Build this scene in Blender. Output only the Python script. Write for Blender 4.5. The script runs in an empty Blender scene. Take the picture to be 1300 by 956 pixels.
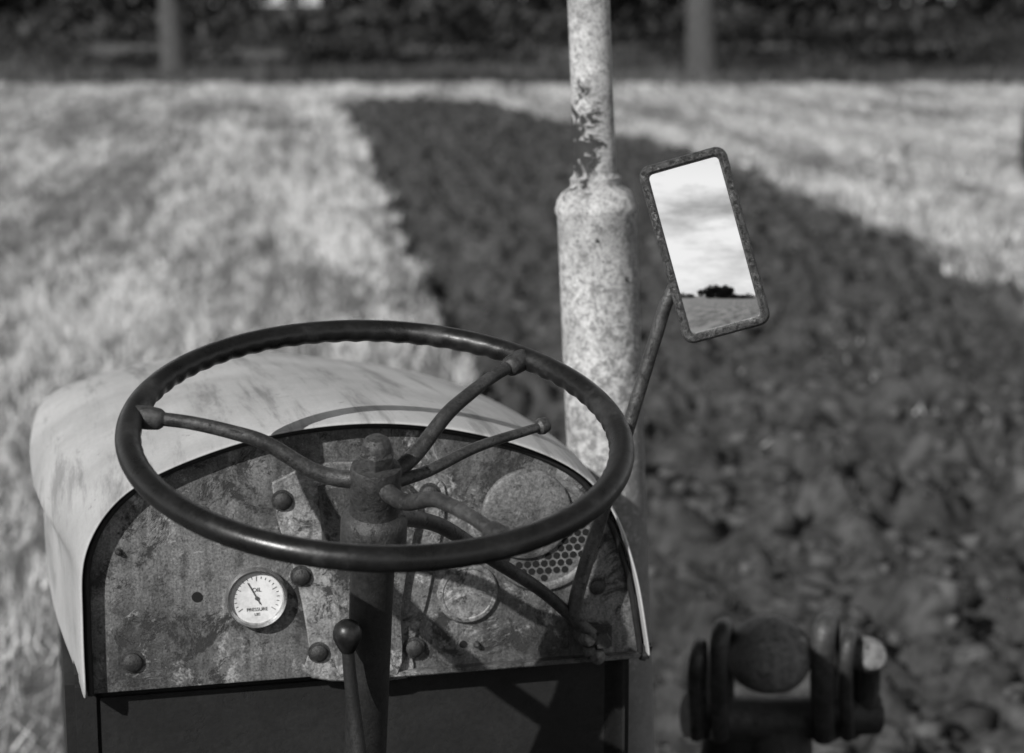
import bpy, bmesh, math, random
import numpy as np
from mathutils import Vector, Matrix
random.seed(7); rng=np.random.default_rng(11)
scene=bpy.context.scene
R=math.radians
# ------------------------------------------------------------------ camera
CH=1.95; PITCH=R(10.6); FPX=2528.0
cd=bpy.data.cameras.new("camera"); cam=bpy.data.objects.new("camera",cd)
scene.collection.objects.link(cam); scene.camera=cam
cam.location=(0,0,CH); cam.rotation_euler=(R(90)-PITCH,0,0)
cd.lens=70; cd.sensor_width=36; cd.clip_end=6000; cd.clip_start=.05
cd.dof.use_dof=True; cd.dof.focus_distance=1.84; cd.dof.aperture_fstop=5.8; cd.dof.aperture_blades=0
# ------------------------------------------------------------------ tractor frame
PSI=R(13.6); O=Vector((-.116,1.678,0))
rx=Vector((math.cos(PSI),math.sin(PSI),0)); hy=Vector((-math.sin(PSI),math.cos(PSI),0))
Fv=Vector((0,math.cos(PITCH),-math.sin(PITCH))); Uv=Vector((0,math.sin(PITCH),math.cos(PITCH))); C=Vector((0,0,CH))
def loc(px,py,Y):
    "survey point: photo measurement -> tractor coordinates on the cross-section at station Y"
    d=Fv+Vector(((px-650)/FPX,0,0))+Uv*((478-py)/FPX)
    t=(Y-(C-O).dot(hy))/d.dot(hy)
    w=C+d*t-O
    return Vector((w.dot(rx),w.dot(hy),w.z))
tractor=bpy.data.objects.new("tractor",None); scene.collection.objects.link(tractor)
tractor.location=O; tractor.rotation_euler=(0,0,PSI); tractor.empty_display_size=.2
def tl(v): # world vector -> tractor vector
    v=Vector(v); return Vector((v.dot(rx),v.dot(hy),v.z))
# ------------------------------------------------------------------ material helpers
def g(v): return (v,v,v,1)
class NT:
    def __init__(s,name):
        s.m=bpy.data.materials.new(name); s.m.use_nodes=True; s.t=s.m.node_tree
        s.b=s.t.nodes["Principled BSDF"]; s.tc=s.t.nodes.new("ShaderNodeTexCoord")
    def n(s,ty,**k):
        x=s.t.nodes.new(ty)
        for a,v in k.items(): setattr(x,a,v)
        return x
    def l(s,a,b): s.t.links.new(a,b)
    def noise(s,scale,detail=4,rough=.55,vec=None,dist=0):
        x=s.n("ShaderNodeTexNoise"); x.inputs["Scale"].default_value=scale; x.inputs["Detail"].default_value=detail
        x.inputs["Roughness"].default_value=rough; x.inputs["Distortion"].default_value=dist
        s.l(vec if vec else s.tc.outputs["Object"],x.inputs["Vector"]); return x.outputs["Fac"]
    def ramp(s,fac,stops):
        x=s.n("ShaderNodeValToRGB"); e=x.color_ramp.elements
        while len(e)>1: e.remove(e[-1])
        e[0].position=stops[0][0]; e[0].color=g(stops[0][1])
        for p,v in stops[1:]:
            q=e.new(p); q.color=g(v)
        s.l(fac,x.inputs["Fac"]); return x.outputs["Color"]
    def math(s,op,a,b,clamp=False):
        x=s.n("ShaderNodeMath",operation=op); x.use_clamp=clamp
        for i,v in enumerate((a,b)):
            if isinstance(v,(int,float)): x.inputs[i].default_value=v
            elif v is not None: s.l(v,x.inputs[i])
        return x.outputs[0]
    def mix(s,f,a,b):
        x=s.n("ShaderNodeMix",data_type='FLOAT')
        for i,v in ((0,f),(2,a),(3,b)):
            if isinstance(v,(int,float)): x.inputs[i].default_value=v
            else: s.l(v,x.inputs[i])
        return x.outputs[0]
    def mapping(s,scale,src="Object"):
        x=s.n("ShaderNodeMapping"); x.inputs["Scale"].default_value=scale
        s.l(s.tc.outputs[src],x.inputs["Vector"]); return x.outputs[0]
    def fin(s,col,rough=.6,metal=0,bump=None,bstr=.3,bdist=.002,spec=.5):
        if isinstance(col,(int,float)): s.b.inputs["Base Color"].default_value=g(col)
        else: s.l(col,s.b.inputs["Base Color"])
        if isinstance(rough,(int,float)): s.b.inputs["Roughness"].default_value=rough
        else: s.l(rough,s.b.inputs["Roughness"])
        s.b.inputs["Metallic"].default_value=metal; s.b.inputs["Specular IOR Level"].default_value=spec
        if bump is not None:
            x=s.n("ShaderNodeBump"); x.inputs["Strength"].default_value=bstr; x.inputs["Distance"].default_value=bdist
            s.l(bump,x.inputs["Height"]); s.l(x.outputs[0],s.b.inputs["Normal"])
        return s.m
def worn(name,base,var=.5,rust=.04,rustth=.60,light=None,lightth=.64,sc=9,fine=260,rough=.55,bstr=.35,metal=0,streak=0.0,grain=.9):
    t=NT(name)
    a=t.noise(sc,6,.66,dist=.4); f=t.noise(fine,3,.75); m=t.noise(sc*3.2,7,.8,dist=.5); b=t.noise(sc*7,6,.78)
    col=t.ramp(a,[(.32,base*(1-var)),(.47,base*.9),(.56,base*(1+var*.5)),(.7,base*(1+var))])
    col=t.math('MULTIPLY',col,t.ramp(b,[(.34,.34),(.48,.85),(.62,1.0)]))
    col=t.math('MULTIPLY',col,t.math('ADD',1.05-grain*.5,t.math('MULTIPLY',t.ramp(f,[(.3,0),(.7,1)]),grain)))
    if streak:
        st=t.noise(1,5,.7,vec=t.mapping((60,60,5)),dist=.4)
        col=t.math('MULTIPLY',col,t.ramp(st,[(.35,1-streak),(.55,1.0)]))
    if light is not None:
        lm=t.ramp(t.noise(sc*1.7,7,.82,dist=.8),[(lightth-.02,0),(lightth+.06,1)])
        lm2=t.math('MULTIPLY',lm,t.ramp(t.noise(sc*12,4,.8),[(.42,0),(.56,1)]))
        col=t.mix(lm2,col,t.math('MULTIPLY',light,t.math('ADD',.5,f)))
    rm=t.ramp(m,[(rustth-.02,0),(rustth+.05,1)])
    col=t.mix(rm,col,t.math('MULTIPLY',rust,t.math('ADD',.4,t.math('MULTIPLY',f,1.4))))
    rr=t.mix(rm,rough,.85)
    h=t.math('ADD',t.math('MULTIPLY',f,.6),t.math('MULTIPLY',rm,-.6))
    h=t.math('ADD',h,t.math('MULTIPLY',b,.9))
    return t.fin(col,rr,metal,h,bstr,.0015)
M={}
M['dash']=worn("aged_dash_paint",.118,.65,.024,.545,.38,.56,7,420,.5,.7,0,.5,1.15)
M['plate']=worn("cover_plate_paint",.22,.5,.035,.55,.44,.56,9,420,.5,.7,0,.4,1.1)
M['iron']=worn("dirty_cast_iron",.034,.5,.015,.58,.12,.64,20,300,.5,.8)
M['rod']=worn("rod_steel",.055,.5,.02,.58,.16,.62,25,380,.42,.5,.3)
M['colm']=worn("column_shade_enamel",.014,.5,.010,.6,None,.64,14,300,.6,.4)  # column's shade put into a darker base colour, gear lever shares it
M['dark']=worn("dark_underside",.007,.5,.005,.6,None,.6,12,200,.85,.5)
M['trim']=worn("black_rubber_trim",.010,.3,.006,.7,None,.6,20,200,.6,.3)
M['frame']=worn("mirror_frame_rough",.06,.5,.02,.54,.24,.56,95,640,.5,1.0,0,0,1.2)
M['bolt']=worn("rusty_bolt",.035,.4,.018,.58,None,.6,60,500,.5,.6)
M['horn']=worn("horn_housing",.13,.5,.04,.57,.28,.59,12,400,.5,.6,0,0,1.1)
M['lamp']=worn("lamp_housing",.16,.4,.04,.58,None,.6,14,400,.55,.5)
t=NT("wheel_bakelite"); f=t.noise(500,2); a=t.noise(16,6,.7,dist=.4); d_=t.noise(70,5,.8)
M['rim']=t.fin(t.math('MULTIPLY',t.ramp(a,[(.3,.005),(.55,.010),(.72,.032)]),t.math('ADD',.5,f)),t.math('ADD',t.ramp(a,[(.3,.22),(.5,.30),(.7,.5)]),t.ramp(d_,[(.45,0),(.7,.2)])),0,f,.12,.0008,.38)
# hood : pale enamel with dirt streaks, dust and scuffs
t=NT("pale_hood_enamel")
a=t.noise(5,6,.62); st=t.noise(1,6,.7,vec=t.mapping((34,3.0,6)),dist=.3); f=t.noise(300,3); b=t.noise(38,6,.75,dist=.5)
col=t.ramp(a,[(.3,.30),(.5,.41),(.75,.52)])
col=t.math('MULTIPLY',col,t.ramp(st,[(.34,.50),(.47,.92),(.7,1.0)]))
col=t.math('MULTIPLY',col,t.math('ADD',.85,t.math('MULTIPLY',f,.3)))
sp=t.ramp(b,[(.635,0),(.69,1)]); col=t.mix(sp,col,.17)
M['hood']=t.fin(col,t.ramp(st,[(.35,.6),(.65,.42)]),0,t.math('ADD',t.math('MULTIPLY',f,.3),b),.12,.0015)
# exhaust : flaky whitewashed steel
t=NT("flaking_exhaust_paint")
f=t.noise(330,4,.78); a=t.noise(11,7,.74,dist=.5); m=t.noise(30,7,.8,dist=.8); fl=t.noise(95,6,.8,dist=.3)
sep=t.n("ShaderNodeSeparateXYZ"); t.l(t.tc.outputs["Object"],sep.inputs[0])
zc=loc(756,195,.75).z
band=t.math('SUBTRACT',1.0,t.math('MULTIPLY',t.math('ABSOLUTE',t.math('SUBTRACT',sep.outputs[2],zc+.01),None),12.0),True)
side=t.math('MULTIPLY',t.math('SUBTRACT',.428,sep.outputs[0]),30.0,True)
col=t.ramp(a,[(.28,.20),(.43,.40),(.56,.57),(.72,.68)])
col=t.math('MULTIPLY',col,t.ramp(f,[(.34,.30),(.47,.80),(.6,1.0)]))
low=t.math('MULTIPLY',t.math('SUBTRACT',1.65,sep.outputs[2]),.18,True)
right_spk=t.math('MULTIPLY',t.math('SUBTRACT',sep.outputs[0],.420),2.0,True)  # dark speckle gets denser towards the right side, and lower down
spk=t.ramp(t.math('ADD',t.math('ADD',fl,right_spk),low),[(.51,0),(.61,1)]); col=t.mix(t.math('MULTIPLY',spk,.78),col,.12)
rm=t.ramp(t.math('ADD',m,t.math('MULTIPLY',t.math('MULTIPLY',band,t.math('ADD',side,.15)),.22)),[(.645,0),(.67,1)])
col=t.mix(rm,col,t.math('MULTIPLY',.03,t.math('ADD',.3,f)))
M['pipe']=t.fin(col,.68,0,t.math('ADD',t.math('MULTIPLY',rm,-1.2),t.math('ADD',f,t.math('MULTIPLY',spk,-.5))),.6,.0015)
t=NT("mirror_glass"); M['mirror']=t.fin(.96,.015,1.0)
t=NT("gauge_face"); f=t.noise(60,5,.7); M['face']=t.fin(t.ramp(f,[(.3,.45),(.6,.74)]),.35)
t=NT("chrome_bezel"); f=t.noise(150,4); M['bezel']=t.fin(t.ramp(f,[(.35,.25),(.6,.55)]),t.ramp(f,[(.35,.5),(.6,.25)]),.9,f,.2,.0006)
t=NT("gauge_print"); M['print']=t.fin(.07,.5)
t=NT("hole_black"); M['hole']=t.fin(.004,.9)
t=NT("tyre_rubber"); f=t.noise(60,5); M['tyre']=t.fin(t.ramp(f,[(.3,.018),(.7,.06)]),.85,0,f,.5,.003)
# ------------------------------------------------------------------ mesh helpers
def mk(name,verts,faces,mat=None,parent=tractor,smooth=True,angle=38,recalc=True):
    me=bpy.data.meshes.new(name); me.from_pydata([tuple(v) for v in verts],[],faces); me.update()
    if recalc:
        bm=bmesh.new(); bm.from_mesh(me); bmesh.ops.recalc_face_normals(bm,faces=bm.faces); bm.to_mesh(me); bm.free()
    if smooth:
        for p in me.polygons: p.use_smooth=True
        me.set_sharp_from_angle(angle=R(angle))
    ob=bpy.data.objects.new(name,me); scene.collection.objects.link(ob)
    if mat: me.materials.append(mat)
    if parent: ob.parent=parent
    return ob
def catmull(pts,n=8):
    P=[Vector(p) for p in pts]; P=[P[0]*2-P[1]]+P+[P[-1]*2-P[-2]]; out=[]
    for i in range(1,len(P)-2):
        for k in range(n):
            u=k/n; a,b,c,d=P[i-1],P[i],P[i+1],P[i+2]
            out.append(.5*((2*b)+(c-a)*u+(2*a-5*b+4*c-d)*u*u+(3*b-a-3*c+d)*u**3))
    out.append(P[-2]); return out
def tube(name,pts,rad,mat,n=8,seg=16,parent=tractor,smoothpath=True):
    if isinstance(rad,(int,float)): rad=[rad]*len(pts)
    q=[(p[0],p[1],p[2]) for p in pts]
    if smoothpath and len(q)>2:
        path=catmull(q,n); rr=[]
        for i in range(len(q)-1):
            for k in range(n): rr.append(rad[i]+(rad[i+1]-rad[i])*k/n)
        rr.append(rad[-1])
    else: path=[Vector(p) for p in q]; rr=list(rad)
    V=[];Fc=[]; ref=None
    for i,p in enumerate(path):
        d=(path[min(i+1,len(path)-1)]-path[max(i-1,0)]).normalized()
        if ref is None:
            ref=Vector((0,0,1)) if abs(d.z)<.9 else Vector((1,0,0))
        e=(ref-d*ref.dot(d)).normalized(); ref=e; f=d.cross(e)
        for k in range(seg):
            a=2*math.pi*k/seg; V.append(p+(e*math.cos(a)+f*math.sin(a))*rr[i])
    for i in range(len(path)-1):
        for k in range(seg):
            k2=(k+1)%seg; Fc.append((i*seg+k,i*seg+k2,(i+1)*seg+k2,(i+1)*seg+k))
    Fc.append(tuple(range(seg))); Fc.append(tuple(range((len(path)-1)*seg,len(path)*seg)))
    return mk(name,V,Fc,mat,parent,angle=50)
def lathe(name,org,axis,prof,mat,seg=40,parent=tractor,angle=35,phase=0):
    "prof: list of (radius, height along axis)"
    ax=Vector(axis).normalized(); e=Vector((1,0,0)) if abs(ax.x)<.9 else Vector((0,1,0))
    e=(e-ax*e.dot(ax)).normalized(); f=ax.cross(e); V=[];Fc=[]; org=Vector(org)
    for r,h in prof:
        for k in range(seg):
            a=2*math.pi*k/seg+phase; V.append(org+ax*h+(e*math.cos(a)+f*math.sin(a))*max(r,1e-5))
    for i in range(len(prof)-1):
        for k in range(seg):
            k2=(k+1)%seg; Fc.append((i*seg+k,i*seg+k2,(i+1)*seg+k2,(i+1)*seg+k))
    Fc.append(tuple(range(seg))); Fc.append(tuple(range((len(prof)-1)*seg,len(prof)*seg)))
    return mk(name,V,Fc,mat,parent,angle=angle)
def box(name,c,s,mat,rot=None,bev=.004,parent=tractor):
    bm=bmesh.new(); bmesh.ops.create_cube(bm,size=1)
    for v in bm.verts:
        v.co=Vector((v.co.x*s[0],v.co.y*s[1],v.co.z*s[2]))
    if bev: bmesh.ops.bevel(bm,geom=bm.edges[:],offset=bev,segments=2,affect='EDGES')
    for v in bm.verts:
        if rot: v.co=rot@v.co
        v.co+=Vector(c)
    me=bpy.data.meshes.new(name); bm.to_mesh(me); bm.free(); me.materials.append(mat)
    for p in me.polygons: p.use_smooth=True
    me.set_sharp_from_angle(angle=R(35))
    ob=bpy.data.objects.new(name,me); scene.collection.objects.link(ob); ob.parent=parent; return ob
BACK=Vector((0,-1,0))
def prism(name,outline,y0,y1,mat,bev=.002):
    "plate in the X-Z plane from station y0 (front face toward driver) to y1"
    n=len(outline); cx=sum(p[0] for p in outline)/n; cz=sum(p[1] for p in outline)/n
    def ins(p,d):
        v=Vector((p[0]-cx,p[1]-cz)); L=v.length; v*= (L-d)/L; return (cx+v.x,cz+v.y)
    V=[];Fc=[]
    V+= [(p[0],y1,p[1]) for p in outline]
    V+= [(p[0],y0+bev,p[1]) for p in outline]
    V+= [(ins(p,bev)[0],y0,ins(p,bev)[1]) for p in outline]
    for i in range(2):
        for k in range(n):
            k2=(k+1)%n; Fc.append((i*n+k,i*n+k2,(i+1)*n+k2,(i+1)*n+k))
    Fc.append(tuple(range(n))); Fc.append(tuple(range(2*n,3*n)))
    return mk(name,V,Fc,mat,angle=30)
# ------------------------------------------------------------------ dashboard + hood
NRM=[(-1,0),(-1.0,.3),(-.985,.55),(-.883,.74),(-.705,.86),(-.39,.965),(-.057,1.0),(.253,.965),(.54,.875),(.748,.75),(.868,.58),(.946,.34),(.99,.08),(1.0,0)]
SYM=[(-1,0),(-1.0,.33),(-.985,.57),(-.93,.735),(-.76,.86),(-.48,.955),(-.20,1.0),(.20,.935),(.55,.835),(.79,.70),(.93,.54),(.99,.36),(1.0,.08),(1.0,0)]
nrm=[(p.x,p.z) for p in catmull([(a,0,b) for a,b in NRM],5)]
sym=[(p.x,p.z) for p in catmull([(a,0,b) for a,b in SYM],5)]
def sec(Y,xl_,xr_,zb,zt,b): return (Y,(xl_+xr_)/2,(xr_-xl_)/2,zb,zt,b)
SEC=[(.232,.036,.288,1.283,1.547,0),(.24,.036,.290,1.283,1.549,0),sec(.30,-.262,.333,1.285,1.551,.1),sec(.40,-.282,.344,1.288,1.549,.4),sec(.55,-.298,.350,1.29,1.542,.8),sec(.75,-.301,.352,1.288,1.526,1),sec(.95,-.299,.35,1.28,1.502,1),sec(1.15,-.295,.345,1.27,1.462,1),sec(1.32,-.280,.33,1.26,1.415,1),sec(1.43,-.258,.30,1.25,1.37,1),sec(1.48,-.235,.27,1.24,1.33,1)]
V=[];Fc=[];n=len(nrm)
for (Y,cx,hw,zb,zt,b) in SEC:
    for i in range(n):
        X=nrm[i][0]*(1-b)+sym[i][0]*b; Z=nrm[i][1]*(1-b)+sym[i][1]*b
        ins=0
        if Y>.24: # pressed belt crease low on the sides
            ins=.018*min(1,(Y-.24)/.2)*(1 if Z<.46 else max(0,1-(Z-.46)/.04))
        s=1 if X>0 else -1
        V.append((cx+hw*X-s*ins,Y,zb+(zt-zb)*Z))
for j in range(len(SEC)-1):
    for i in range(n-1):
        Fc.append((j*n+i,j*n+i+1,(j+1)*n+i+1,(j+1)*n+i))
hood=mk("hood",V,Fc,M['hood'],angle=60)
so=hood.modifiers.new("sheet","SOLIDIFY"); so.thickness=.003; so.offset=-1
bv=hood.modifiers.new("sub","SUBSURF"); bv.levels=1; bv.render_levels=1
# radiator front cap
Y,cx,hw,zb,zt,b=SEC[-1]
prism("radiator_grille",[(cx+hw*.97*x,(zb+(zt-zb)*.97*z)) for x,z in sym]+[(cx+hw*.9,.6),(cx-hw*.9,.6)],1.44,1.47,M['dark'])
Z0,Z1=1.283,1.547; 
def dout(shr):
    return [(.036+(.288-shr)*x, Z0+(Z1-shr-Z0)*z) for x,z in nrm]
dash=prism("dashboard",dout(.007),.252,.262,M['dash'],.002)
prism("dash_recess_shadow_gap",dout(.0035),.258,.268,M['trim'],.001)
tube("dash_edge_trim",[(x,.249,z) for x,z in dout(.0065)],.0032,M['trim'],n=1,seg=8,smoothpath=False)
box("dash_bottom_flange",(.036+.13,.247,1.282),(.30,.014,.005),M['dash'],bev=.0015)
# bulkhead / transmission below
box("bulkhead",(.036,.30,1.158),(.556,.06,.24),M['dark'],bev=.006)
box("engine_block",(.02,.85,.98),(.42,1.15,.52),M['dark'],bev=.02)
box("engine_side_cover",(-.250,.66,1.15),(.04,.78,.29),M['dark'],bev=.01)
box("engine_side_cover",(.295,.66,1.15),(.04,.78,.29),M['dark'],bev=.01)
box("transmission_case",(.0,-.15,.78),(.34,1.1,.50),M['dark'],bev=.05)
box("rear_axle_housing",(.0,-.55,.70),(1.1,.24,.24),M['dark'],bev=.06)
def dp(px,py,Y=.252): return loc(px,py,Y)
def dxz(pts,Y=.252): return [(dp(a,b,Y).x,dp(a,b,Y).z) for a,b in pts]
# column cover plate
cp=catmull([(p[0],0,p[1]) for p in dxz([(345,612),(352,660),(372,720),(384,770),(392,820),(396,860),(515,860),(522,822),(540,770),(551,720),(560,680),(566,640),(560,610),(520,592),(455,586),(395,590),(345,612)])],4)[:-1]
prism("column_cover_plate",[(p.x,p.z) for p in cp],.2485,.2515,M['plate'],.0015)
cp2=catmull([(p[0],0,p[1]) for p in dxz([(405,620),(412,700),(428,780),(432,860),(505,860),(512,780),(525,700),(530,625),(470,605),(405,620)],.24)],4)[:-1]
prism("column_cover_rib",[(p.x,p.z) for p in cp2],.240,.248,M['dash'],.004)
def bolt(px,py,r,Y=.252,name="bolt"):
    p=dp(px,py,Y)
    lathe(name,(p.x,Y,p.z),BACK,[(r*1.25,-.001),(r*1.25,.0012),(r,.0014),(r*.95,.004),(r*.6,.0062),(r*.01,.007)],M['bolt'],24)
for q in [(358,635,.0085,.248),(382,731,.0085,.248),(404,828,.0085,.248),(525,822,.0088,.248),(545,626,.0085,.248),(168,840,.0095,.252),(758,744,.0075,.252),(150,700,.003,.252),(605,818,.003,.252)]:
    bolt(*q)
def disc(name,px,py,r,Y,mat,th=.002):
    p=dp(px,py,Y); return lathe(name,(p.x,Y,p.z),BACK,[(r,-th),(r,0),(r*.96,.0006),(0,.0006)],mat,40)
disc("dash_hole",250,758,.0052,.2515,M['hole'],.001)
disc("dash_hole",588,818,.004,.2515,M['hole'],.001)
p=dp(593,752)
lathe("blanking_cover",(p.x,.252,p.z),BACK,[(.0315,-.001),(.0315,.003),(.030,.0048),(.0265,.0055),(.0255,.0045),(.015,.006),(0,.0065)],M['plate'],48)
# gauge
p=dp(325,757); gx,gz=p.x,p.z
lathe("gauge_bezel",(gx,.252,gz),BACK,[(.030,-.001),(.031,.004),(.0305,.009),(.029,.0115),(.0268,.0105),(.0258,.0075),(.0258,.004)],M['bezel'],56)
lathe("gauge_face",(gx,.252,gz),BACK,[(.0262,.002),(.0262,.0066),(0,.0066)],M['face'],48)
for i in range(21):
    a=R(215-i*12.5); L=.005 if i%5==0 else .0025
    c=Vector((gx+math.cos(a)*(.0225-L/2),.2452,gz+math.sin(a)*(.0225-L/2)))
    box("gauge_tick",c,(L,.0003,.0006),M['print'],Matrix.Rotation(-a,3,'Y'),0)
a=R(118); box("gauge_needle",(gx+math.cos(a)*.006,.2442,gz+math.sin(a)*.006),(.026,.0004,.0010),M['print'],Matrix.Rotation(-a,3,'Y'),0)
lathe("gauge_pivot",(gx,.2452,gz),BACK,[(.0020,0),(.0020,.0012),(0,.0016)],M['print'],16)
for s,dz,sz in (("OIL",.0085,.006),("PRESSURE",-.0115,.0048),("LBS",-.0165,.0038)):
    cu=bpy.data.curves.new("gauge_text","FONT"); cu.body=s; cu.size=sz; cu.align_x='CENTER'; cu.extrude=.0001
    ob=bpy.data.objects.new("gauge_lettering",cu); scene.collection.objects.link(ob); ob.parent=tractor
    ob.location=(gx,.2450,gz+dz-sz*.3); ob.rotation_euler=(R(90),0,0); cu.materials.append(M['print'])
# horn / grille
p=dp(690,678); hx,hz=p.x,p.z
lathe("horn_ring",(hx,.252,hz),BACK,[(.060,-.001),(.060,.002),(.0585,.004),(.055,.005),(.052,.004),(.0505,.002),(0,.002)],M['horn'],64)
q=dp(668,652); dx_,dz_=q.x,q.z
lathe("horn_dome",(q.x,.252,q.z),BACK,[(.047,.0),(.047,.0045),(.0455,.0065),(.040,.008),(.034,.0078),(.030,.0085),(.015,.0102),(0,.0106)],M['horn'],56)
V=[];Fc=[]
def inside(x,z): return (x-hx)**2+(z-hz)**2<.0465**2 and (x-dx_)**2+(z-dz_)**2>.0495**2 
pt=.0088
for j in range(-9,10):
    for i in range(-9,10):
        x=hx+(i+.5*(j%2))*pt; z=hz+j*pt*.866
        if inside(x,z):
            b0=len(V)
            for k in range(12):
                a=2*math.pi*k/12; V.append((x+.0036*math.cos(a),.2493,z+.0036*math.sin(a)))
            Fc.append(tuple(range(b0,b0+12)))
mk("horn_grille_holes",V,Fc,M['hole'],smooth=False,recalc=False)
# ------------------------------------------------------------------ steering wheel
WC=Vector((0,0,1.587)); wn=Vector((0,-.265,.964)).normalized(); wX=Vector((1,0,0)); wY=wn.cross(wX).normalized()
WR=.2110
sw=bpy.data.objects.new("steering_wheel",None); scene.collection.objects.link(sw); sw.parent=tractor
def wp(ang,rho,h): return WC+wX*(rho*math.cos(ang))+wY*(rho*math.sin(ang))+wn*h
def wang(px,py):
    d=Fv+Vector(((px-650)/FPX,0,0))+Uv*((478-py)/FPX); d=tl(d); c=tl(C-O); t=(WC-c).dot(wn)/d.dot(wn); q=c+d*t-WC
    return math.atan2(q.dot(wY),q.dot(wX)), q.length
V=[];Fc=[];NT_,NS=1080,22; r0=.0112
for i in range(NT_):
    th=2*math.pi*i/NT_; w=math.sin(th*66); 
    for k in range(NS):
        a=2*math.pi*k/NS
        ca,sa=math.cos(a),math.sin(a)          # ca outward, sa up
        under=max(0,(-ca*.65-sa*.75))          # finger grips on the inner underside
        r=r0*(1-.10*under*(.5+.5*w))
        V.append(wp(th,WR+r*ca,r*sa*.95))
for i in range(NT_):
    i2=(i+1)%NT_
    for k in range(NS):
        k2=(k+1)%NS; Fc.append((i*NS+k,i2*NS+k,i2*NS+k2,i*NS+k2))
mk("rim",V,Fc,M['rim'],sw,angle=80)
angs=[wang(188,530)[0],wang(648,464)[0],wang(648,694)[0]]
for a in angs:
    tube("spoke",[wp(a,WR-.004,0),wp(a,.165,-.002),wp(a,.125,-.009),wp(a,.095,-.018),wp(a,.058,-.040),wp(a,.035,-.047),wp(a,.015,-.048)],[.0062,.0060,.0064,.0068,.0072,.0078,.008],M['rod'],8,16,sw)
    tube("spoke_ferrule",[wp(a,WR-.002,0),wp(a,WR-.014,-.0004),wp(a,WR-.023,-.001),wp(a,WR-.027,-.0014)],[.0104,.0104,.0094,.0066],M['iron'],4,18,sw)
lathe("hub",WC,wn,[(.0275,-.112),(.0295,-.108),(.0295,-.088),(.0275,-.082),(.0225,-.078),(.0215,-.070),(.0225,-.066),(.0225,-.036),(.0215,-.033),(.014,-.031),(0,-.031)],M['iron'],44,sw)
lathe("hub_nut",WC,wn,[(.0158,-.031),(.0162,-.029),(.0162,-.020),(.0145,-.017)],M['iron'],6,sw,20,.3)
lathe("hub_nut_cap",WC,wn,[(.0135,-.018),(.0128,-.012),(.0105,-.007),(.006,-.004),(0,-.003)],M['iron'],24,sw)
tube("steering_column",[WC+wn*(-.10),WC+wn*(-.14),WC+wn*(-.18),WC+wn*(-.42)],[.0235,.020,.0195,.0195],M['colm'],4,28)
# hand throttle lever
a=WC+wn*(-.052); e=loc(688,541,.11)
tube("throttle_lever",[a+Vector((.01,0,0)),a.lerp(e,.3)+Vector((0,0,-.004)),a.lerp(e,.6)+Vector((0,0,.002)),e],[.006,.0056,.005,.0044],M['rod'])
d=(e-a).normalized(); lathe("throttle_knob",e,d,[(.0044,-.006),(.0072,-.004),(.0082,0),(.0072,.005),(.004,.0075),(0,.008)],M['rod'],20)
# curved governor rod from column to right-hand bracket
tube("governor_rod",[WC+wn*(-.085)+Vector((.02,0,0)),loc(560,668,.10),loc(628,712,.16),loc(690,752,.205),loc(735,795,.225),loc(750,830,.225)],[.0075,.0075,.0068,.0064,.006,.0065],M['rod'])
# gear lever
k=loc(441,806,.02)
lathe("gear_lever_knob",k,(0,0,1),[(.006,-.016),(.009,-.011),(.0128,-.003),(.0130,.003),(.011,.009),(.006,.013),(0,.0142)],M['rim'],28)
tube("gear_lever",[k+Vector((0,0,-.012)),k+Vector((.004,.002,-.06)),k+Vector((.02,.0,-.22))],[.0055,.006,.008],M['colm'])
# ------------------------------------------------------------------ wing mirror
mir=bpy.data.objects.new("wing_mirror",None); scene.collection.objects.link(mir); mir.parent=tractor
mc=loc(894.5,311.5,.165)
mn=tl(Vector((-.10,-.987,.114)).normalized())
ma=Vector((math.cos(R(15.6)),0,math.sin(R(15.6)))); ma=tl(ma); ma=(ma-mn*ma.dot(mn)).normalized(); mb=mn.cross(ma); 
if mb.z<0: mb=-mb
W_,H_=.0865,.1775
def rrect(w,h,r,n=7):
    o=[]
    for cx,cy,a0 in ((w/2-r,h/2-r,0),(-w/2+r,h/2-r,90),(-w/2+r,-h/2+r,180),(w/2-r,-h/2+r,270)):
        for k in range(n+1):
            a=R(a0+90*k/n); o.append((cx+r*math.cos(a),cy+r*math.sin(a)))
    return o
loops=[(W_*.9,H_*.95,.012,-.013),(W_,H_,.011,-.008),(W_+.001,H_+.001,.0115,0),(W_-.001,H_-.001,.011,.0045),(W_-.005,H_-.005,.009,.0066),(W_-.013,H_-.013,.006,.0064),(W_-.0165,H_-.0165,.0045,.004),(W_-.0175,H_-.0175,.004,-.002)]
V=[];Fc=[]
for w,h,r,z in loops:
    for x,y in rrect(w,h,r): V.append(mc+ma*x+mb*y+mn*z)
n=32
for i in range(len(loops)-1):
    for k in range(n):
        k2=(k+1)%n; Fc.append((i*n+k,i*n+k2,(i+1)*n+k2,(i+1)*n+k))
Fc.append(tuple(range(n)))
mk("mirror_frame",V,Fc,M['frame'],mir,angle=50)
V=[];Fc=[];nx,ny=28,56;RM=1.15
for j in range(ny+1):
    for i in range(nx+1):
        x=(i/nx-.5)*(W_-.0145); y=(j/ny-.5)*(H_-.0145)
        V.append(mc+ma*x+mb*y+mn*(.0025-(x*x+y*y)/(2*RM)))
for j in range(ny):
    for i in range(nx):
        a=j*(nx+1)+i; Fc.append((a,a+1,a+nx+2,a+nx+1))
mk("mirror_glass",V,Fc,M['mirror'],mir,angle=180)
arm=[loc(752,806,.215),loc(734,788,.215),loc(730,768,.215),loc(742,722,.212),loc(768,640,.205),loc(800,535,.20),loc(832,430,.195),loc(852,372,.19),mc-mn*.016]
tube("mirror_arm",arm,[.0066,.0072,.0074,.0074,.007,.0068,.0066,.0066,.0066],M['rod'],8,16,mir)
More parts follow.
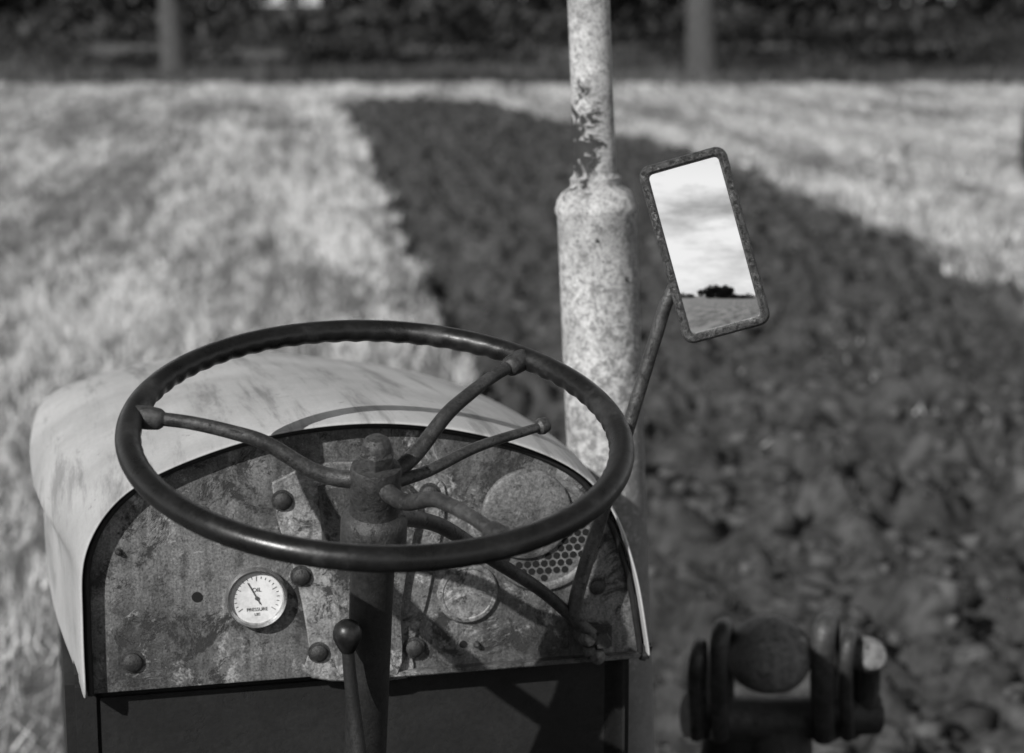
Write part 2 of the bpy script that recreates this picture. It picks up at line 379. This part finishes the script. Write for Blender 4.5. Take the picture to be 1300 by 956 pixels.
lathe("mirror_clamp",mc-mn*.02,mn,[(.013,-.004),(.014,0),(.014,.008)],M['iron'],20,mir)
p=loc(758,806,.235)
lathe("mirror_bracket_bolt",(p.x+.0,.215,p.z),BACK,[(.0095,-.037),(.0095,0),(.0085,.002)],M['bolt'],6,mir,20)
lathe("mirror_bracket_bolt",(p.x-.016,.212,p.z+.004),BACK,[(.010,-.04),(.010,0),(.007,.003),(0,.004)],M['bolt'],20,mir)
box("mirror_bracket_plate",(p.x-.006,.238,p.z-.003),(.045,.006,.026),M['iron'],None,.002,mir)
lathe("mirror_bracket_bolt",loc(758,833,.225),BACK,[(.008,-.02),(.008,.004),(0,.006)],M['bolt'],18,mir)
q=dp(818,826); box("dash_corner_hook",(q.x,.26,q.z),(.012,.03,.02),M['iron'],Matrix.Rotation(.3,3,'Y'),.003)
# ------------------------------------------------------------------ exhaust
A=loc(747.2,0,.75); B=loc(778.8,830,.75); ax=(A-B).normalized()
def hz_(y): return (loc(747.2+.038*y,y,.75)-B).dot(ax)
rp=.0262;rm_=.0500
prof=[(rm_*.8,hz_(1150)),(rm_,hz_(1120)),(rm_,hz_(272)),(rm_*1.04,hz_(268)),(rm_*1.05,hz_(262)),(rm_*1.01,hz_(258)),(rm_*.99,hz_(252)),(rm_*.86,hz_(243)),(rp*1.25,hz_(236)),(rp*1.2,hz_(231)),(rp*1.24,hz_(226)),(rp*1.02,hz_(220)),(rp,hz_(100)),(rp,hz_(-500)),(rp*.85,hz_(-502)),(rp*.85,hz_(-400))]
pr=[]
for i in range(len(prof)-1):
    m=12 if abs(prof[i+1][1]-prof[i][1])>.05 else 1
    for k in range(m): pr.append((prof[i][0]+(prof[i+1][0]-prof[i][0])*k/m,prof[i][1]+(prof[i+1][1]-prof[i][1])*k/m))
pr.append(prof[-1])
lathe("exhaust_pipe",B,ax,pr,M['pipe'],56)
for yy,dx in ((300,-.3),(350,.5)):
    c=B+ax*hz_(yy); v=Vector((dx,-1,0)).normalized(); lathe("silencer_rivet",c+v*(rm_-.001),v,[(.003,0),(.002,.003),(0,.0035)],M['bolt'],10)
tube("exhaust_elbow",[B+ax*hz_(1120),B+ax*(hz_(1120)-.08),B+ax*(hz_(1120)-.14)+Vector((-.1,0,0)),B+ax*(hz_(1120)-.14)+Vector((-.25,0,0))],.03,M['iron'])
# ------------------------------------------------------------------ side lamp assembly by the front axle
Yq=1.05
def P(px,py,dy=0): return loc(px,py,Yq+dy)
c=P(984,832)
lathe("front_lamp_shell",c,(0.1,-1,.25),[(.058,-.05),(.060,-.02),(.056,.012),(.044,.030),(.026,.040),(0,.044)],M['lamp'],36)
for px,rr,ht in ((914,.015,796),(1046,.018,790),(884,.011,818),(1076,.011,806)):
    tube("front_lamp_strap",[P(px,935,.02),P(px-3,870,-.02),P(px,ht+18,-.03),P(px+4,ht+2,0),P(px+6,ht+14,.05),P(px+6,935,.07)],rr,M['rod'],6,12)
lathe("front_lamp_pivot",P(1105,832),(0,-1,.2),[(.026,-.05),(.027,0),(.020,.014),(0,.018)],M['lamp'],24)
tube("front_lamp_crossbar",[P(872,908,.06),P(1000,912,.06),P(1112,904,.06)],.034,M['iron'])
tube("front_lamp_bracket",[P(1105,836,.03),P(1100,905,.05)],.018,M['iron'],smoothpath=False)
tube("front_lamp_arm",[P(930,925,.08),P(900,1000,.08),Vector((.55,1.1,.75)),Vector((.1,1.1,.75))],.04,M['dark'])
tube("front_lamp_kingpin",[P(985,915,.08),P(985,1010,.08),Vector((.78,1.12,.42))],.055,M['iron'])
def wheel(nm,c,r,w,lug):
    e=bpy.data.objects.new(nm,None); scene.collection.objects.link(e); e.parent=tractor
    lathe("tyre",c,(1,0,0),[(r*.6,-w*.4),(r*.8,-w*.5),(r*.95,-w*.46),(r,-w*.3),(r,w*.3),(r*.95,w*.46),(r*.8,w*.5),(r*.6,w*.4)],M['tyre'],56,e)
    lathe("wheel_disc",c,(1,0,0),[(r*.62,-w*.3),(r*.58,-w*.1),(r*.25,-.02),(r*.25,.02),(r*.58,w*.1),(r*.62,w*.3)],M['iron'],48,e)
    if lug:
        N=26
        for i in range(N):
            for s in (-1,1):
                a=2*math.pi*(i+.25*s)/N; rm=Matrix.Rotation(a,3,'X')
                box("lug",Vector(c)+rm@Vector((s*w*.23,0,r)),(w*.5,.035,.05),M['tyre'],rm@Matrix.Rotation(s*.6,3,'Z'),.006,e)
wheel("front_wheel",(-.72,1.15,.36),.36,.16,False); wheel("front_wheel",(.78,1.15,.36),.36,.16,False)
wheel("rear_wheel",(-.72,-.55,.66),.64,.30,True); wheel("rear_wheel",(.74,-.55,.66),.64,.30,True)
tube("front_axle",[(-.72,1.15,.4),(0,1.15,.55),(.78,1.15,.4)],.04,M['iron'])
lathe("seat",(0,-.55,1.12),(0,.1,1),[(.05,-.01),(.16,0),(.21,.05),(.205,.055),(.15,.012),(0,.006)],M['iron'],32)
tube("seat_post",[(0,-.5,.9),(0,-.55,1.12)],.03,M['iron'],smoothpath=False)
# ------------------------------------------------------------------ ground
tab=rng.random((256,256))
def vn(x,y,ox=0,oy=0):
    x=np.asarray(x)+ox+1000.; y=np.asarray(y)+oy+1000.
    xi=np.floor(x).astype(int); yi=np.floor(y).astype(int); fx=x-xi; fy=y-yi
    fx=fx*fx*(3-2*fx); fy=fy*fy*(3-2*fy); a=tab[xi%256,yi%256];b=tab[(xi+1)%256,yi%256];c_=tab[xi%256,(yi+1)%256];d_=tab[(xi+1)%256,(yi+1)%256]
    return (a*(1-fx)+b*fx)*(1-fy)+(c_*(1-fx)+d_*fx)*fy
LY=[-60,0,4,8.4,10.8,14.1,18.9,28.6,41]; LX=[2.5,.5,.1,-.17,-.30,-.67,-1.2,-2.15,-3.55]
RY=[-60,0,8,13.5,18.2,25.7,31.3,42.8]; RX=[7,3.9,3.65,3.5,3.3,2.54,1.6,-.84]
def xl(y): return np.interp(y,LY,LX)
def xr(y): return np.interp(y,RY,RX)
def plough(x,y):
    n1=(vn(y*1.7,x*.4)-.5)*.24+(vn(y*6,x*2,9)-.5)*.12; n2=(vn(y*1.3,x*.4,31)-.5)*.5+(vn(y*5,x,7)-.5)*.2
    m=np.minimum(np.minimum((x-xl(y)+n1)/.08,(xr(y)-x+n2)/.2),np.minimum((41.5-y+n2)/.5,(y+60)/2))
    return np.clip(m,0,1)
def arr(*segs):
    o=[]
    for a,b,s in segs: o+=list(np.arange(a,b,s))
    return np.array(o)
xs=arr((-13,-4.2,.3),(-4.2,-1.2,.06),(-1.2,4.4,.03),(4.4,13,.3)); ys=arr((-10,3,.5),(3,15,.03),(15,24,.06),(24,44,.1),(44,80,.8))
ge=np.array([14,17,22,30,45,70,110,180,300,500,900,1600,3000.])
xs=np.concatenate([-ge[::-1],xs,ge]); ys=np.concatenate([-ge[::-1],ys,ge[ge>80]+3])
X,Y=np.meshgrid(xs,ys); m=plough(X,Y)
def soilz(X,Y):
    s=X-xl(Y)
    rid=np.abs(((s/.36+vn(X*.8,Y*.5,14)*.5)%1)-.5)*2
    wx=X+(vn(X*5,Y*5,61)-.5)*.2; wy_=Y+(vn(X*5,Y*5,91)-.5)*.2
    c1=vn(wx*8,wy_*7,3); c2=vn(wx*3,wy_*2.4,77); c3=vn(wx*17,wy_*15,5)
    clod=np.abs(c1-.5)*.17+(c3-.5)*.07+(vn(X*29,Y*27,15)-.5)*.035+(c2-.5)*.14+np.clip(vn(wx*6,wy_*5,44)-.62,0,1)*.45
    fur=np.exp(-((s-.22)/.17)**2)
    return -.09+.09*(rid-.5)*np.clip(vn(X*1.3,Y*.4,3)*1.6,0,1)+clod-.15*fur
near=np.clip(1-np.abs(Y-20)/60,0,1)
Z=m*soilz(X,Y)+(1-m)*((vn(X*3,Y*3,50)-.5)*.03)*near
Z+= (vn(X*.05,Y*.05,8)-.5)*.25*np.clip((np.abs(Y-20)-25)/20,0,1)
nxx=len(xs);nyy=len(ys)
verts=np.stack([X.ravel(),Y.ravel(),Z.ravel()],1)
idx=np.arange(nxx*nyy).reshape(nyy,nxx)
faces=np.stack([idx[:-1,:-1].ravel(),idx[:-1,1:].ravel(),idx[1:,1:].ravel(),idx[1:,:-1].ravel()],1)
def fast(name,verts,faces,mat,shade=None,shname="shade",smooth=False):
    me=bpy.data.meshes.new(name); nv=len(verts);nf,k=faces.shape
    me.vertices.add(nv); me.vertices.foreach_set("co",verts.astype(np.float32).ravel())
    me.loops.add(nf*k); me.loops.foreach_set("vertex_index",faces.astype(np.int32).ravel())
    me.polygons.add(nf); me.polygons.foreach_set("loop_start",(np.arange(nf)*k).astype(np.int32))
    if smooth: me.polygons.foreach_set("use_smooth",np.ones(nf,bool))
    me.update(calc_edges=True); me.validate()
    if shade is not None:
        at=me.attributes.new(shname,'FLOAT','POINT'); at.data.foreach_set("value",shade.astype(np.float32).ravel())
    me.materials.append(mat); ob=bpy.data.objects.new(name,me); scene.collection.objects.link(ob); return ob
t=NT("field_ground")
at=t.n("ShaderNodeAttribute",attribute_name="plough"); pm=at.outputs["Fac"]
soil=t.math('MULTIPLY',t.ramp(t.noise(2.0,5,.7),[(.3,.038),(.55,.070),(.75,.105)]),t.ramp(t.noise(11,5,.78),[(.38,.32),(.58,1.0)]))
stub=t.math('MULTIPLY',t.ramp(t.noise(.9,5,.6),[(.35,.10),(.6,.20)]),t.ramp(t.noise(12,4,.7),[(.35,.6),(.65,1.0)]))
sep=t.n("ShaderNodeSeparateXYZ"); t.l(t.tc.outputs["Object"],sep.inputs[0]); wy=sep.outputs[1]
jn=t.math('MULTIPLY',t.math('SUBTRACT',t.noise(.07,5,.7),.5),40)
yj=t.math('ADD',wy,jn)
past=t.ramp(t.noise(.5,5,.7),[(.35,.018),(.65,.05)])
zone1=t.math('GREATER_THAN',t.math('ADD',wy,t.math('MULTIPLY',jn,.03)),49.5); zone2=t.math('GREATER_THAN',yj,74.0); zone3=t.math('GREATER_THAN',yj,99.0)
stub=t.mix(zone1,stub,past); stub=t.mix(zone2,stub,t.ramp(t.noise(.25,5,.75),[(.4,.04),(.62,.15)])); stub=t.mix(zone3,stub,.025)
bk=t.math('LESS_THAN',wy,-14.0); rows=t.noise(1,4,.7,vec=t.mapping((1.2,.12,1)))
stub=t.mix(bk,stub,t.ramp(rows,[(.4,.05),(.6,.2)]))
M['ground']=t.fin(t.mix(pm,stub,soil),.95,0,t.noise(40,4,.7),.6,.02,.2)
fast("ground",verts,faces,M['ground'],m,"plough",True)
# loose crumbs turned up by the plough
n=14000; cx=rng.uniform(-4.2,4.4,n*2); cy=3.5+38*rng.random(n*2)**1.7; k=plough(cx,cy)>.95; cx=cx[k];cy=cy[k]; n=len(cx)
cs=np.minimum(rng.gamma(1.5,.010,n),.05)+.004+cy*.0005
cube=np.array([[-1,-1,-1],[1,-1,-1],[1,1,-1],[-1,1,-1],[-1,-1,1],[1,-1,1],[1,1,1],[-1,1,1]])*.75
cf=np.array([[0,3,2,1],[4,5,6,7],[0,1,5,4],[1,2,6,5],[2,3,7,6],[3,0,4,7]])
V=cube[None]*cs[:,None,None]*rng.uniform(.55,1.5,(n,1,3))*rng.uniform(.4,1.4,(n,8,3))
an=rng.random(n)*6.28; ca,sa=np.cos(an)[:,None],np.sin(an)[:,None]
V=np.stack([V[:,:,0]*ca-V[:,:,1]*sa,V[:,:,0]*sa+V[:,:,1]*ca,V[:,:,2]*.8],2)
V+=np.stack([cx,cy,soilz(cx,cy)],1)[:,None]
Fq=(cf[None]+8*np.arange(n)[:,None,None]).reshape(-1,4)
t=NT("soil_clod"); at=t.n("ShaderNodeAttribute",attribute_name="shade"); M['clod']=t.fin(t.math('MULTIPLY',at.outputs["Fac"],t.ramp(t.noise(30,3,.7),[(.35,.5),(.6,1)])),.95,0,spec=.2)
fast("soil_clods",V.reshape(-1,3),Fq,M['clod'],np.repeat(rng.uniform(.035,.11,n),8))
# ------------------------------------------------------------------ straw stubble
def blades(name,x,y,z,h,w,shade,mat,lean=.45):
    n=len(x); a=rng.random(n)*2*np.pi; la=rng.random(n)*2*np.pi; L=np.abs(rng.normal(0,lean,n))*h
    b=np.stack([x,y,z],1); o=np.stack([np.cos(a)*w,np.sin(a)*w,np.zeros(n)],1)
    tip=b+np.stack([np.cos(la)*L,np.sin(la)*L,h],1)
    V=np.concatenate([(b-o)[:,None],(b+o)[:,None],tip[:,None]],1).reshape(-1,3)
    return fast(name,V,np.arange(3*n).reshape(-1,3),mat,np.repeat(shade,3))
t=NT("straw"); at=t.n("ShaderNodeAttribute",attribute_name="shade")
M['straw']=t.fin(at.outputs["Fac"],.75,0,spec=.25)
bx=[];by=[]
for (y0,y1,xa,xb,dens) in ((3,8,-5,.6,900),(8,13,-6,.2,900),(13,20,-7,-.4,520),(20,30,-9,-1,280),(30,49.5,-13,1,150),(7,14,3.2,7,250),(14,22,2.9,7.5,400),(22,32,1.2,9,280),(30,49.5,-1,13,150)):
    n=int((y1-y0)*(xb-xa)*dens); bx.append(rng.uniform(xa,xb,n)); by.append(rng.uniform(y0,y1,n))
x=np.concatenate(bx);y=np.concatenate(by); keep=plough(x,y)<.25
x=x[keep];y=y[keep]
s=x-xl(y); pat=vn(s*1.1,y*.16,20)*.4+vn(s*3.5,y*.7,60)*.35+vn(s*9,y*2,90)*.25
row=.5+.5*np.cos(2*np.pi*s/1.7+vn(s*.3,y*.1)*2)
fine=.5+.5*np.cos(2*np.pi*s/.30)
dn=np.clip((pat-.28)*1.7+.22*row+.45*fine-.12,0.06,1); k2=rng.random(len(x))<dn
x=x[k2];y=y[k2];pat=pat[k2];row=row[k2];fine=fine[k2]
n=len(x); print("BLADES",n)
h=(.035+.105*pat)*rng.uniform(.5,1.3,n); w=.003+.0004*y
edge=np.exp(-np.abs(x-xl(y)+.5)/.8)
sh=np.clip((.06+.48*pat+.12*row+.08*fine+.09*edge)*rng.uniform(.5,1.35,n),.04,.68)
blades("stubble_grass",x,y,np.zeros(n)-.01,h,w,sh,M['straw'],.9)
# straw litter dropped on the ploughing
L=[((1.75,12.6),(2.12,8.2),120,.05),((2.3,10.6),(1.75,12.2),50,.06),((1.9,9.6),(2.35,9.0),40,.05),((-.1,7),(3.2,16),90,1.2),((3.1,16),(1.5,30),260,.35),((1.2,20),(-.6,34),120,.25)]
lx=[];ly=[]
for a,b,nn,sd in L:
    u=rng.random(nn); lx.append(a[0]+(b[0]-a[0])*u+rng.normal(0,sd,nn)); ly.append(a[1]+(b[1]-a[1])*u+rng.normal(0,sd*1.3,nn))
lx=np.concatenate(lx);ly=np.concatenate(ly);n=len(lx)
blades("straw_litter",lx,ly,soilz(lx,ly)+.004,rng.uniform(.012,.045,n),rng.uniform(.004,.011,n),rng.uniform(.15,.45,n),M['straw'],2.0)
# rough dark grass beyond the headland
n=30000; x=rng.uniform(-26,26,n); y=49.3+20*rng.random(n)**1.5; pt_=vn(x*.5,y*.3,5)
h=(.10+.42*pt_)*rng.uniform(.5,1.3,n)
blades("rough_grass",x,y,np.zeros(n),h,np.full(n,.04),np.clip((.010+.08*vn(x*.25,y*.12,40)**2*2)*rng.uniform(.5,1.6,n),.006,.2),M['straw'],.5)
# ------------------------------------------------------------------ foliage
t=NT("foliage"); at=t.n("ShaderNodeAttribute",attribute_name="shade"); M['leaf']=t.fin(at.outputs["Fac"],.7,0,spec=.2)
t=NT("bark"); M['bark']=t.fin(t.ramp(t.noise(6,5,.7,vec=t.mapping((3,3,.6))),[(.3,.03),(.6,.07),(.8,.13)]),.95,0,t.noise(9,5),.8,.03)
t=NT("dark_post_wood"); M['post']=t.fin(.02,.9)
def leaves(name,cl,size,parent=None,lo=.02,hi=.07):
    Vs=[];Ss=[]
    for (c,r,n) in cl:
        d=rng.normal(size=(n,3)); d/=np.linalg.norm(d,axis=1)[:,None]; rad=rng.random(n)**.45
        p=np.array(c)+d*rad[:,None]*np.array(r)
        u=rng.normal(size=(n,3));u/=np.linalg.norm(u,axis=1)[:,None]; v=np.cross(u,rng.normal(size=(n,3))); v/=np.linalg.norm(v,axis=1)[:,None]
        sz=(size*rng.uniform(.5,1.4,n))[:,None]
        q=np.stack([p-u*sz,p+v*sz*.6,p+u*sz,p-v*sz*.6],1); Vs.append(q.reshape(-1,3)); Ss.append(np.repeat(rng.uniform(lo,hi,n)*(.6+.8*rng.random()),4))
    V=np.concatenate(Vs); ob=fast(name,V,np.arange(len(V)).reshape(-1,4),M['leaf'],np.concatenate(Ss))
    if parent: ob.parent=parent
    return ob
def tree(nm,x,y,r,hgt,cr,leafn=5000,low=3.0):
    e=bpy.data.objects.new(nm,None); scene.collection.objects.link(e)
    tube("trunk",[(x,y,-.2),(x+.02,y,.3),(x-.03,y,2),(x+.08,y,hgt*.45),(x,y,hgt*.8)],[r*1.5,r*1.12,r,r*.75,r*.25],M['bark'],5,14,e)
    cl=[]
    for i in range(9):
        a=random.uniform(0,6.28); z0=random.uniform(low,hgt*.6); L_=random.uniform(.5,.95)*cr; z1=z0+random.uniform(-.6,hgt*.3)
        ex,ey=x+L_*math.cos(a),y+L_*math.sin(a)
        tube("limb",[(x,y,z0),(x+.5*L_*math.cos(a),y+.5*L_*math.sin(a),(z0+z1)/2+.5),(ex,ey,z1)],[r*.4,r*.25,r*.08],M['bark'],4,8,e)
        cl.append(((ex,ey,z1),(cr*.42,cr*.42,cr*.30),leafn//14))
    for i in range(9):
        a=random.uniform(0,6.28); q=random.uniform(0,.6)*cr
        cl.append(((x+q*math.cos(a),y+q*math.sin(a),random.uniform(hgt*.5,hgt)),(cr*.4,cr*.4,cr*.3),leafn//14))
    leaves("crown",cl,.22,e)
tree("oak_tree",5.05,53.5,.40,13,3.6,5000,6.5); tree("oak_tree",-9.3,55.5,.36,10,4.5,5000,2.6)
tree("oak_tree",2.6,70,.35,12,5.5,5000,2.0)
cl=[]
for i in range(150):
    x=random.uniform(-75,75); y=random.uniform(104,122); cl.append(((x,y,random.uniform(1.0,9)),(random.uniform(2.5,5),3,random.uniform(2,3.5)),380))
for i in range(50):
    x=random.uniform(-60,60); cl.append(((x,random.uniform(96,106),.8),(3.5,1.5,random.uniform(.6,1.2)),240))
for i in range(60):
    x=random.uniform(-60,60); cl.append(((x,random.uniform(112,118),2.2),(4,1.5,2.6),380))
leaves("distant_woodland",cl,.34,None,.014,.055)
cl=[]
for i in range(36):
    x=random.uniform(-32,32); cl.append(((x,random.uniform(56,68),.25),(random.uniform(.8,2.2),1,random.uniform(.25,.55)),180))
for i in range(30):
    x=random.uniform(-2,34); cl.append(((x,random.uniform(70,90),.4),(random.uniform(1.5,3),1,random.uniform(.5,1.1)),260))
for i in range(14):
    x=random.uniform(-22,-3); cl.append(((x,random.uniform(72,92),.3),(random.uniform(1,2.2),1,random.uniform(.3,.9)),200))
leaves("hedge",cl,.12,None,.012,.05)
cl=[]
for i in range(15):
    x=random.uniform(-36,-12); hh=random.uniform(5.5,9.5); cl.append(((x,-300+random.uniform(-4,4),hh*.6),(2.8,2.6,hh*.42),480))
for i in range(170):
    x=random.uniform(-160,160); cl.append(((x,-318+random.uniform(-3,3),1.3),(3,1.5,random.uniform(1.2,2.9)),130))
for x in (-110,-95,-82,10,26,60,75): cl.append(((x,-310,4),(4.5,3,3.5),500))
leaves("distant_tree_line",cl,.5,None,.015,.045)
tube("fence_post",[(5.85,22.5,-.1),(5.84,22.5,.4),(5.86,22.5,.84)],[.09,.12,.09],M['post'],3,12,None)
# ------------------------------------------------------------------ light
ts=Vector((-.50,-.72,.56)).normalized()
sd=bpy.data.lights.new("sun","SUN"); sd.energy=5.0; sd.angle=R(.5); sd.color=(1,.99,.975)
so_=bpy.data.objects.new("sun",sd); scene.collection.objects.link(so_); so_.location=(-10,-10,20)
so_.rotation_euler=ts.to_track_quat('Z','Y').to_euler()
w=bpy.data.worlds.new("World"); scene.world=w; w.use_nodes=True; nt=w.node_tree; bg=nt.nodes["Background"]
sky=nt.nodes.new("ShaderNodeTexSky"); sky.sky_type='NISHITA'; sky.sun_disc=False
sky.sun_elevation=math.asin(ts.z); sky.sun_rotation=math.atan2(ts.x,ts.y)
bw=nt.nodes.new("ShaderNodeRGBToBW"); nt.links.new(sky.outputs[0],bw.inputs[0])
tc=nt.nodes.new("ShaderNodeTexCoord"); mp=nt.nodes.new("ShaderNodeMapping"); mp.inputs["Scale"].default_value=(1,1,3.2)
nt.links.new(tc.outputs["Generated"],mp.inputs[0])
no=nt.nodes.new("ShaderNodeTexNoise"); no.inputs["Scale"].default_value=4.5; no.inputs["Detail"].default_value=6; no.inputs["Roughness"].default_value=.6; nt.links.new(mp.outputs[0],no.inputs["Vector"])
rp_=nt.nodes.new("ShaderNodeValToRGB"); rp_.color_ramp.elements[0].position=.34; rp_.color_ramp.elements[1].position=.56; nt.links.new(no.outputs["Fac"],rp_.inputs[0])
sp_=nt.nodes.new("ShaderNodeSeparateXYZ"); nt.links.new(tc.outputs["Generated"],sp_.inputs[0])
lowm=nt.nodes.new("ShaderNodeMapRange"); lowm.inputs[1].default_value=.25; lowm.inputs[2].default_value=.6; lowm.inputs[3].default_value=1; lowm.inputs[4].default_value=0; nt.links.new(sp_.outputs[2],lowm.inputs[0])
ml=nt.nodes.new("ShaderNodeMath"); ml.operation='MULTIPLY'; nt.links.new(rp_.outputs[0],ml.inputs[0]); nt.links.new(lowm.outputs[0],ml.inputs[1])
mx=nt.nodes.new("ShaderNodeMix"); mx.data_type='FLOAT'; nt.links.new(ml.outputs[0],mx.inputs[0]); nt.links.new(bw.outputs[0],mx.inputs[2]); mx.inputs[3].default_value=18.0
nt.links.new(mx.outputs[0],bg.inputs[0]); bg.inputs[1].default_value=.05
scene.view_settings.view_transform='Standard'; scene.view_settings.look='None'; scene.view_settings.exposure=0
